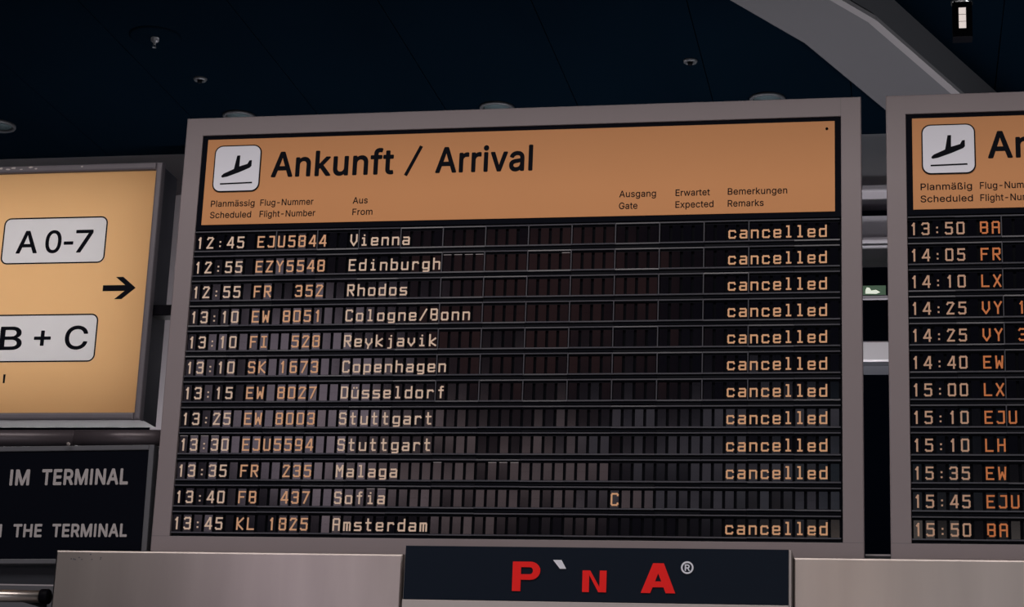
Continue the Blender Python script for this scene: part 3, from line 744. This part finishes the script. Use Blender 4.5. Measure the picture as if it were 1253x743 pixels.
for cx_, cz_, rx_, rz_ in ((-1.035, 5.066, .020, .006), (-1.00, 5.072, .016, .007), (-.955, 5.064, .012, .004), (-.90, 5.074, .014, .006),
                           (-.868, 5.066, .010, .005), (-.60, 5.070, .009, .006), (-1.075, 5.072, .014, .007)):
    f.prism_xz([(cx_ - ox + rx_ * math.cos(k * .9) * rnd.uniform(.6, 1.1), cz_ - oz + rz_ * math.sin(k * .9) * rnd.uniform(.6, 1.1)) for k in range(7)],
               .0396 - oy, .0402 - oy, 1)                       # chipped paint on the top bar
f.build('frame', [M_signgrey, M_pale], gs)
PLATES = ((-1.0270, -.4245, 4.5230, 4.7875), (-1.0400, -.4260, 3.9745, 4.2400))


def sheet(outer, holes, y0_, y1_):
    """flat sheet with rounded cut-outs"""
    loops = [outer] + holes
    cv, ed = [], []
    for P in loops:
        k = len(cv)
        cv += [Vector(p) for p in P]
        ed += [(k + i, k + (i + 1) % len(P)) for i in range(len(P))]
    v, e_, f_, _1, _2, _3 = delaunay_2d_cdt(cv, ed, [], 0, 1e-6)
    inside = lambda p, P: _winding(p, [P]) != 0
    cen = lambda t: (sum(v[i].x for i in t) / 3, sum(v[i].y for i in t) / 3)
    f_ = [t for t in f_ if not any(inside(cen(t), h_) for h_ in holes)]
    n = len(v)
    return MB().add([(p.x, y0_, p.y) for p in v] + [(p.x, y1_, p.y) for p in v],
                    [tuple(t) for t in f_] + [tuple(i + n for i in t)[::-1] for t in f_])


loc2 = lambda P: [(x - ox, z - oz) for x, z in P]
pan = sheet(loc2([(px0 - .01, pz0 - .01), (px1 + .01, pz0 - .01), (px1 + .01, pz1 + .01), (px0 - .01, pz1 + .01)]),
            [loc2(rrect(*q_, .04)) for q_ in PLATES], .056 - oy, .059 - oy).build('lit_panel', M_acryl, gs)
tag(pan, 'glowing ochre panel')


def plate(x0, x1, z0, z1, words, label):
    o = MB()
    pts = [(x - ox, z - oz) for x, z in rrect(x0, x1, z0, z1, .04)]
    n = len(pts)
    cx, cz = (x0 + x1) / 2 - ox, (z0 + z1) / 2 - oz
    o.prism_xz(pts, .0555 - oy, .0585 - oy, 0)
    # thin black outline
    inn = [(x - ox, z - oz) for x, z in rrect(x0 + .008, x1 - .008, z0 + .008, z1 - .008, .032)]
    o.add([(x, .0552 - oy, z) for x, z in pts] + [(x, .0552 - oy, z) for x, z in inn],
          [(i, (i + 1) % n, n + (i + 1) % n, n + i) for i in range(n)], 1)
    p = o.build('gate_plate', [M_acrylw, M_ink], gs)
    tag(p, label)
    t = MB()
    for s, a0, a1, zb_, cap in words:
        t.text(s, a0 - ox, a1 - ox, zb_ - oz, cap, .0553 - oy, bold=.011)
    t.build('gate_lettering', M_ink, p)


plate(-1.0270, -.4245, 4.5230, 4.7875, [('A', -.9430, -.8190, 4.5840, .1285), ('0', -.7750, -.6820, 4.5835, .1285), ('-', -.6680, -.6130, 4.5835, .1285), ('7', -.6020, -.5020, 4.5835, .1285)],
      'white rounded plate reading A 0-7')
plate(-1.0400, -.4260, 3.9745, 4.2400, [('B', -.9800, -.8510, 4.0430, .1300), ('+', -.7830, -.6870, 4.0560, .1285),
                                       ('C', -.6060, -.4760, 4.0430, .1300)], 'white rounded plate reading B + C')
ar = MB()
ar.prism_xz([(x - ox, z - oz) for x, z in ((-.4175, 4.3640), (-.2920, 4.3640), (-.3480, 4.3185), (-.3060, 4.3185), (-.2310, 4.3802),
                                          (-.3060, 4.4420), (-.3480, 4.4420), (-.2920, 4.3965), (-.4175, 4.3965))], .0545 - oy, .056 - oy)
ar.build('arrow', M_ink, gs)
mk = MB().text("'", -.937 - ox, -.924 - ox, 3.784 - oz, .125, .056 - oy, bold=.006)
mk.build('small_mark', M_ink, gs)
lamp = bpy.data.lights.new('sign_tubes', 'AREA')
lamp.shape = 'RECTANGLE'
lamp.size, lamp.size_y = 1.64, 1.22
lamp.energy = 165
lamp.color = (1.0, 0.93, 0.80)
lo = bpy.data.objects.new('sign_tubes', lamp)
COL.objects.link(lo)
lo.parent = gs
lo.location = ((px0 + px1) / 2 - ox, .275 - oy, 4.39 - oz)
lo.rotation_euler = (math.radians(90), 0, 0)

# joint bracket between the gate sign and the board
MB().bevbox(*L(-.146, -.002, .10, .20, 4.238, 4.297), .004).build('joint_bracket', M_black, gs)

# support pipe under the gate sign
pp = thing('support_pipe', 'dull grey horizontal pipe between gate sign and black terminal sign', 'pipe', (-1.0, .10, 3.62))
q = MB()
q.revolve([(.001, -.9), (.044, -.9), (.044, .4916 - .002), (.041, .4916 - .002), (.041, .4916 + .002), (.044, .4916 + .002), (.044, .978), (.001, .978)],
          (0, 0, -.05), 'x', 24)
q.build('tube', M_pipe, pp)
q = MB().revolve([(.009, -.012), (.009, -.02), (.004, -.024)], (.4916, -.07, -.099), 'y', 12)
q.build('bolt', M_pale, pp)

# black terminal sign
ts = thing('terminal_sign', 'black sign with silver words IM TERMINAL and IN THE TERMINAL below pipe', 'sign', (-.034, .06, 2.902))
W0, W1, H1 = -1.75, 0.0, .6215
f = MB()
f.bevbox(W0, W0 + .030, -.02, .05, 0, H1, .004)
f.bevbox(-.030, W1, -.02, .05, 0, H1, .004)
f.bevbox(W0 + .03, -.030, -.02, .05, 0, .026, .004)
f.bevbox(W0 + .03, -.030, -.02, .05, H1 - .027, H1, .004)
f.build('frame', M_termframe, ts)
MB().box(W0 + .03, -.030, -.012, .04, .026, H1 - .027).build('panel', M_bezel, ts)
for w_, a0_, a1_, z_, c_ in (('IM', -.7930, -.6820, .4135, .0855), ('TERMINAL', -.6140, -.1330, .4135, .0855), ('IN', -.9020, -.8110, .1395, .0700),
                             ('THE', -.7470, -.5870, .1395, .0700), ('TERMINAL', -.5300, -.1170, .1395, .0700)):
    tag(MB().text(w_, a0_, a1_, z_, c_, -.012, bold=.026).build('word_lettering', M_termtext, ts),
        'silver word %s in the %s line' % (w_, 'upper' if z_ > .3 else 'lower'))
ts.rotation_euler = (0, math.radians(-.75), 0)

# ------------------------------------------------------------------ steel fascia, lettered box, tube
fa = MB().bevbox(-.355, 1.425, -.35, -.02, 2.30, 2.9125, .010)
for k in range(9):
    sx, sz = -.27 + rnd.random() * .16, 2.865 + rnd.random() * .03
    fa.prism_xz([(sx + .006 * math.cos(a * .9) * rnd.uniform(.4, 1), sz + .005 * math.sin(a * .9) * rnd.uniform(.4, 1)) for a in range(7)], -.3504, -.349, 1)
fa = fa.build('steel_fascia', [M_steel, M_termframe])
tag(fa, 'brushed steel fascia panel below the main board, left of the red lettered box', 'fascia panel', None)
fb = MB().bevbox(3.2815, 7.40, -.35, -.02, 2.30, 2.9180, .010)
fb = fb.build('steel_fascia', M_steel)
tag(fb, 'brushed steel fascia panel to the right of the red lettered box', 'fascia panel', None)

pa = thing('lettered_box', 'black box with spaced red letters P N A under the main board', 'sign', (2.364, -.23, 2.30))
px, py, pz = 2.364, -.23, 2.30
MB().bevbox(1.4607 - px, 3.2670 - px, -.45 - py, -.44 - py, 2.685 - pz, 2.9385 - pz, .002).build('panel', M_navy, pa)
lw = MB().bevbox(1.4570 - px, 3.2790 - px, -.44 - py, .20, 0, 2.9375 - pz, .003)
lw.bevbox(1.4570 - px, 3.2690 - px, -.455 - py, -.441 - py, 0, 2.683 - pz, .003)
tag(lw.build('box_body', M_pale, pa), 'pale box body with a pale lower strip')
y0, y1 = -.456 - py, -.45 - py


def poly(name, polys, m, label):
    o = MB()
    for j, p in enumerate(polys):
        o.prism_xz([(x - px, z - pz) for x, z in p], y0 - j * .0001, y1)
    tag(o.build(name, m, pa), label)


def arc(cx, cz, rx, rz, a0, a1, n=10):
    return [(cx + rx * math.cos(math.radians(a0 + (a1 - a0) * i / n)), cz + rz * math.sin(math.radians(a0 + (a1 - a0) * i / n))) for i in range(n + 1)]


zb_, zt_ = 2.7300, 2.8680
xl = 1.9840
h = zt_ - zb_
bowl_o = arc(xl + .086, zt_ - .0425, .046, .0425, 90, -90)
bowl_i = arc(xl + .083, zt_ - .0425, .014, .0165, 90, -90)
po = [(xl + .038, zt_)] + bowl_o + [(xl + .038, zt_ - .085)]
pi_ = [(xl + .038, zt_ - .026)] + bowl_i + [(xl + .038, zt_ - .059)]
poly('red_letter', [[(xl, zb_), (xl + .040, zb_), (xl + .040, zt_), (xl, zt_)]]
     + [[po[i], po[i + 1], pi_[i + 1], pi_[i]] for i in range(len(po) - 1)], M_red, 'red letter P')
xn, zn = 2.3160, 2.8305
poly('red_letter', [[(xn, zb_), (xn + .032, zb_), (xn + .032, zn), (xn, zn)], [(xn + .081, zb_), (xn + .113, zb_), (xn + .113, zn), (xn + .081, zn)],
                    [(xn + .020, zn), (xn + .036, zn), (xn + .095, zb_), (xn + .076, zb_)]], M_red, 'smaller red letter N')
xa = 2.5900
poly('red_letter', [[(xa, zb_), (xa + .044, zb_), (xa + .099, zt_), (xa + .055, zt_)],
                    [(xa + .116, zb_), (xa + .160, zb_), (xa + .105, zt_), (xa + .061, zt_)],
                    [(xa + .030, zb_ + .027), (xa + .130, zb_ + .027), (xa + .120, zb_ + .054), (xa + .040, zb_ + .054)]], M_red, 'red letter A')
poly('slanted_mark', [[(2.2150, 2.8775), (2.1750, 2.8775), (2.2080, 2.8370), (2.2375, 2.8370)]], M_white, 'small white slanted mark')
rg = MB()
c = (2.8035 - px, 0, 2.8495 - pz)
rg.revolve([(.0290, y0), (.0290, y1), (.0215, y1), (.0215, y0)], c, 'y', 28, 0, False, True)
rg.text('R', c[0] - .0115, c[0] + .0125, c[2] - .0150, .030, y1, bold=.02, depth=.004)
tag(rg.build('registered_mark', M_white, pa), 'small white circled R')

tb = thing('metal_tube', 'short bright metal tube with dark end cap at the lower left corner', 'tube', (-.90, -.27, 2.686))
q = MB().revolve([(.004, -.5), (.031, -.5), (.031, .468), (.004, .468)], (0, -.03, 0), 'x', 28)
q.build('tube', M_tube, tb)
q = MB().revolve([(.004, .468), (.036, .468), (.038, .474), (.038, .506), (.034, .512), (.004, .512)], (0, -.03, 0), 'x', 28)
q.build('end_cap', M_black, tb)
q = MB().box(-.30, -.26, -.002, .335, -.012, .012).box(.30, .34, -.002, .335, -.012, .012)
q.build('bracket_arm', M_black, tb)

# ------------------------------------------------------------------ ceiling fittings
ZC = 6.45


def downlight(x, y, r, label):
    t = thing('recessed_downlight', label, 'ceiling light', (x, y, ZC), 'downlights along the dark ceiling')
    q = MB().revolve([(r, 0), (r, -.012), (r * .97, -.02), (r * .84, -.02), (r * .80, -.010), (r * .80, 0)], (0, 0, 0), 'z', 36, 0, True, True)
    q.build('trim_ring', M_trimring, t)
    q = MB().revolve([(.002, -.004), (r * .79, -.004), (r * .79, -.001), (.002, -.001)], (0, 0, 0), 'z', 28)
    q.build('lens', M_bulb, t)
    return t


downlight(-2.600, 2.93, .130, 'recessed ceiling downlight at the left edge above the ochre gate sign')
downlight(-.765, 2.905, .115, 'recessed ceiling downlight peeking over the upper left corner of the main board')
downlight(1.085, 2.905, .120, 'recessed ceiling downlight peeking over the middle of the main board')
downlight(2.925, 2.905, .120, 'recessed ceiling downlight peeking over the right part of the main board, near the beam')


def spot(x, y, label):
    t = thing('ceiling_spot', label, 'ceiling light', (x, y, ZC), 'small spots in the dark ceiling')
    MB().revolve([(.046, 0), (.046, -.006), (.040, -.016), (.027, -.016), (.022, -.004), (.022, 0)], (0, 0, 0), 'z', 28, 0, True, True).build(
        'trim_ring', M_trimring, t)
    MB().revolve([(.002, 0), (.018, 0), (.016, -.030), (.010, -.036), (.002, -.036)], (0, -.006, 0), 'z', 20).build('lamp_body', M_black, t)
    return t


spot(-.803, 2.20, 'small ring shaped ceiling spot right of the hanging sprinkler, above the main board')
spot(2.484, 2.20, 'small ring shaped ceiling spot between main board and pale beam')

sp = thing('ceiling_sprinkler', 'small grey sprinkler head hanging from a dark round plate in the ceiling', 'sprinkler', (-.842, 1.465, ZC))
MB().revolve([(.165, 0), (.165, -.006), (.150, -.014), (.09, -.016), (.002, -.016)], (0, 0, 0), 'z', 40).build('ceiling_plate', M_ceil, sp)
MB().revolve([(.026, -.016), (.026, -.034), (.018, -.042), (.009, -.046), (.009, -.062), (.004, -.064)], (0, 0, 0), 'z', 20).build('sprinkler_body', M_nickel, sp)
MB().revolve([(.002, -.078), (.013, -.078), (.013, -.081), (.002, -.081)], (0, 0, 0), 'z', 20).box(-.009, -.006, -.002, .002, -.080, -.055).box(
    .006, .009, -.002, .002, -.080, -.055).build('deflector', M_nickel, sp)

ln = thing('hanging_lantern', 'small black lantern with three lit white panes at the upper right', 'lantern', (4.148, 1.20, ZC))
MB().revolve([(.012, 0), (.012, -.10), (.002, -.10)], (0, 0, 0), 'z', 12).build('rod', M_black, ln)
MB().revolve([(.02, -.075), (.055, -.082), (.062, -.10), (.062, -.128), (.050, -.134), (.004, -.134)], (0, 0, 0), 'z', 28).build('metal_cap', M_chrome, ln)
MB().bevbox(-.055, .055, -.045, .045, -.345, -.134, .004).build('housing', M_black, ln)
for k in range(3):
    za = -.168 - k * .0430
    q = MB().box(-.020, .020, -.0485, -.0445, za - .0385, za)
    q.build('lit_pane', M_lamp, ln)

ex = thing('emergency_light', 'dim green emergency light with white glow in the gap between both boards', 'emergency light', (3.56, 4.40, 5.49))
MB().box(-.17, .12, 0, .05, 0, .075).build('housing', M_black, ex)
MB().box(-.165, .115, -.004, 0, .003, .072).build('green_panel', M_green, ex)
q = MB().prism_xz([(-.03, .012), (.05, .010), (.075, .022), (.045, .040), (.012, .035), (.0, .055), (-.02, .058), (-.028, .040)], -.006, -.004)
q.build('white_mark', M_whitelit, ex)
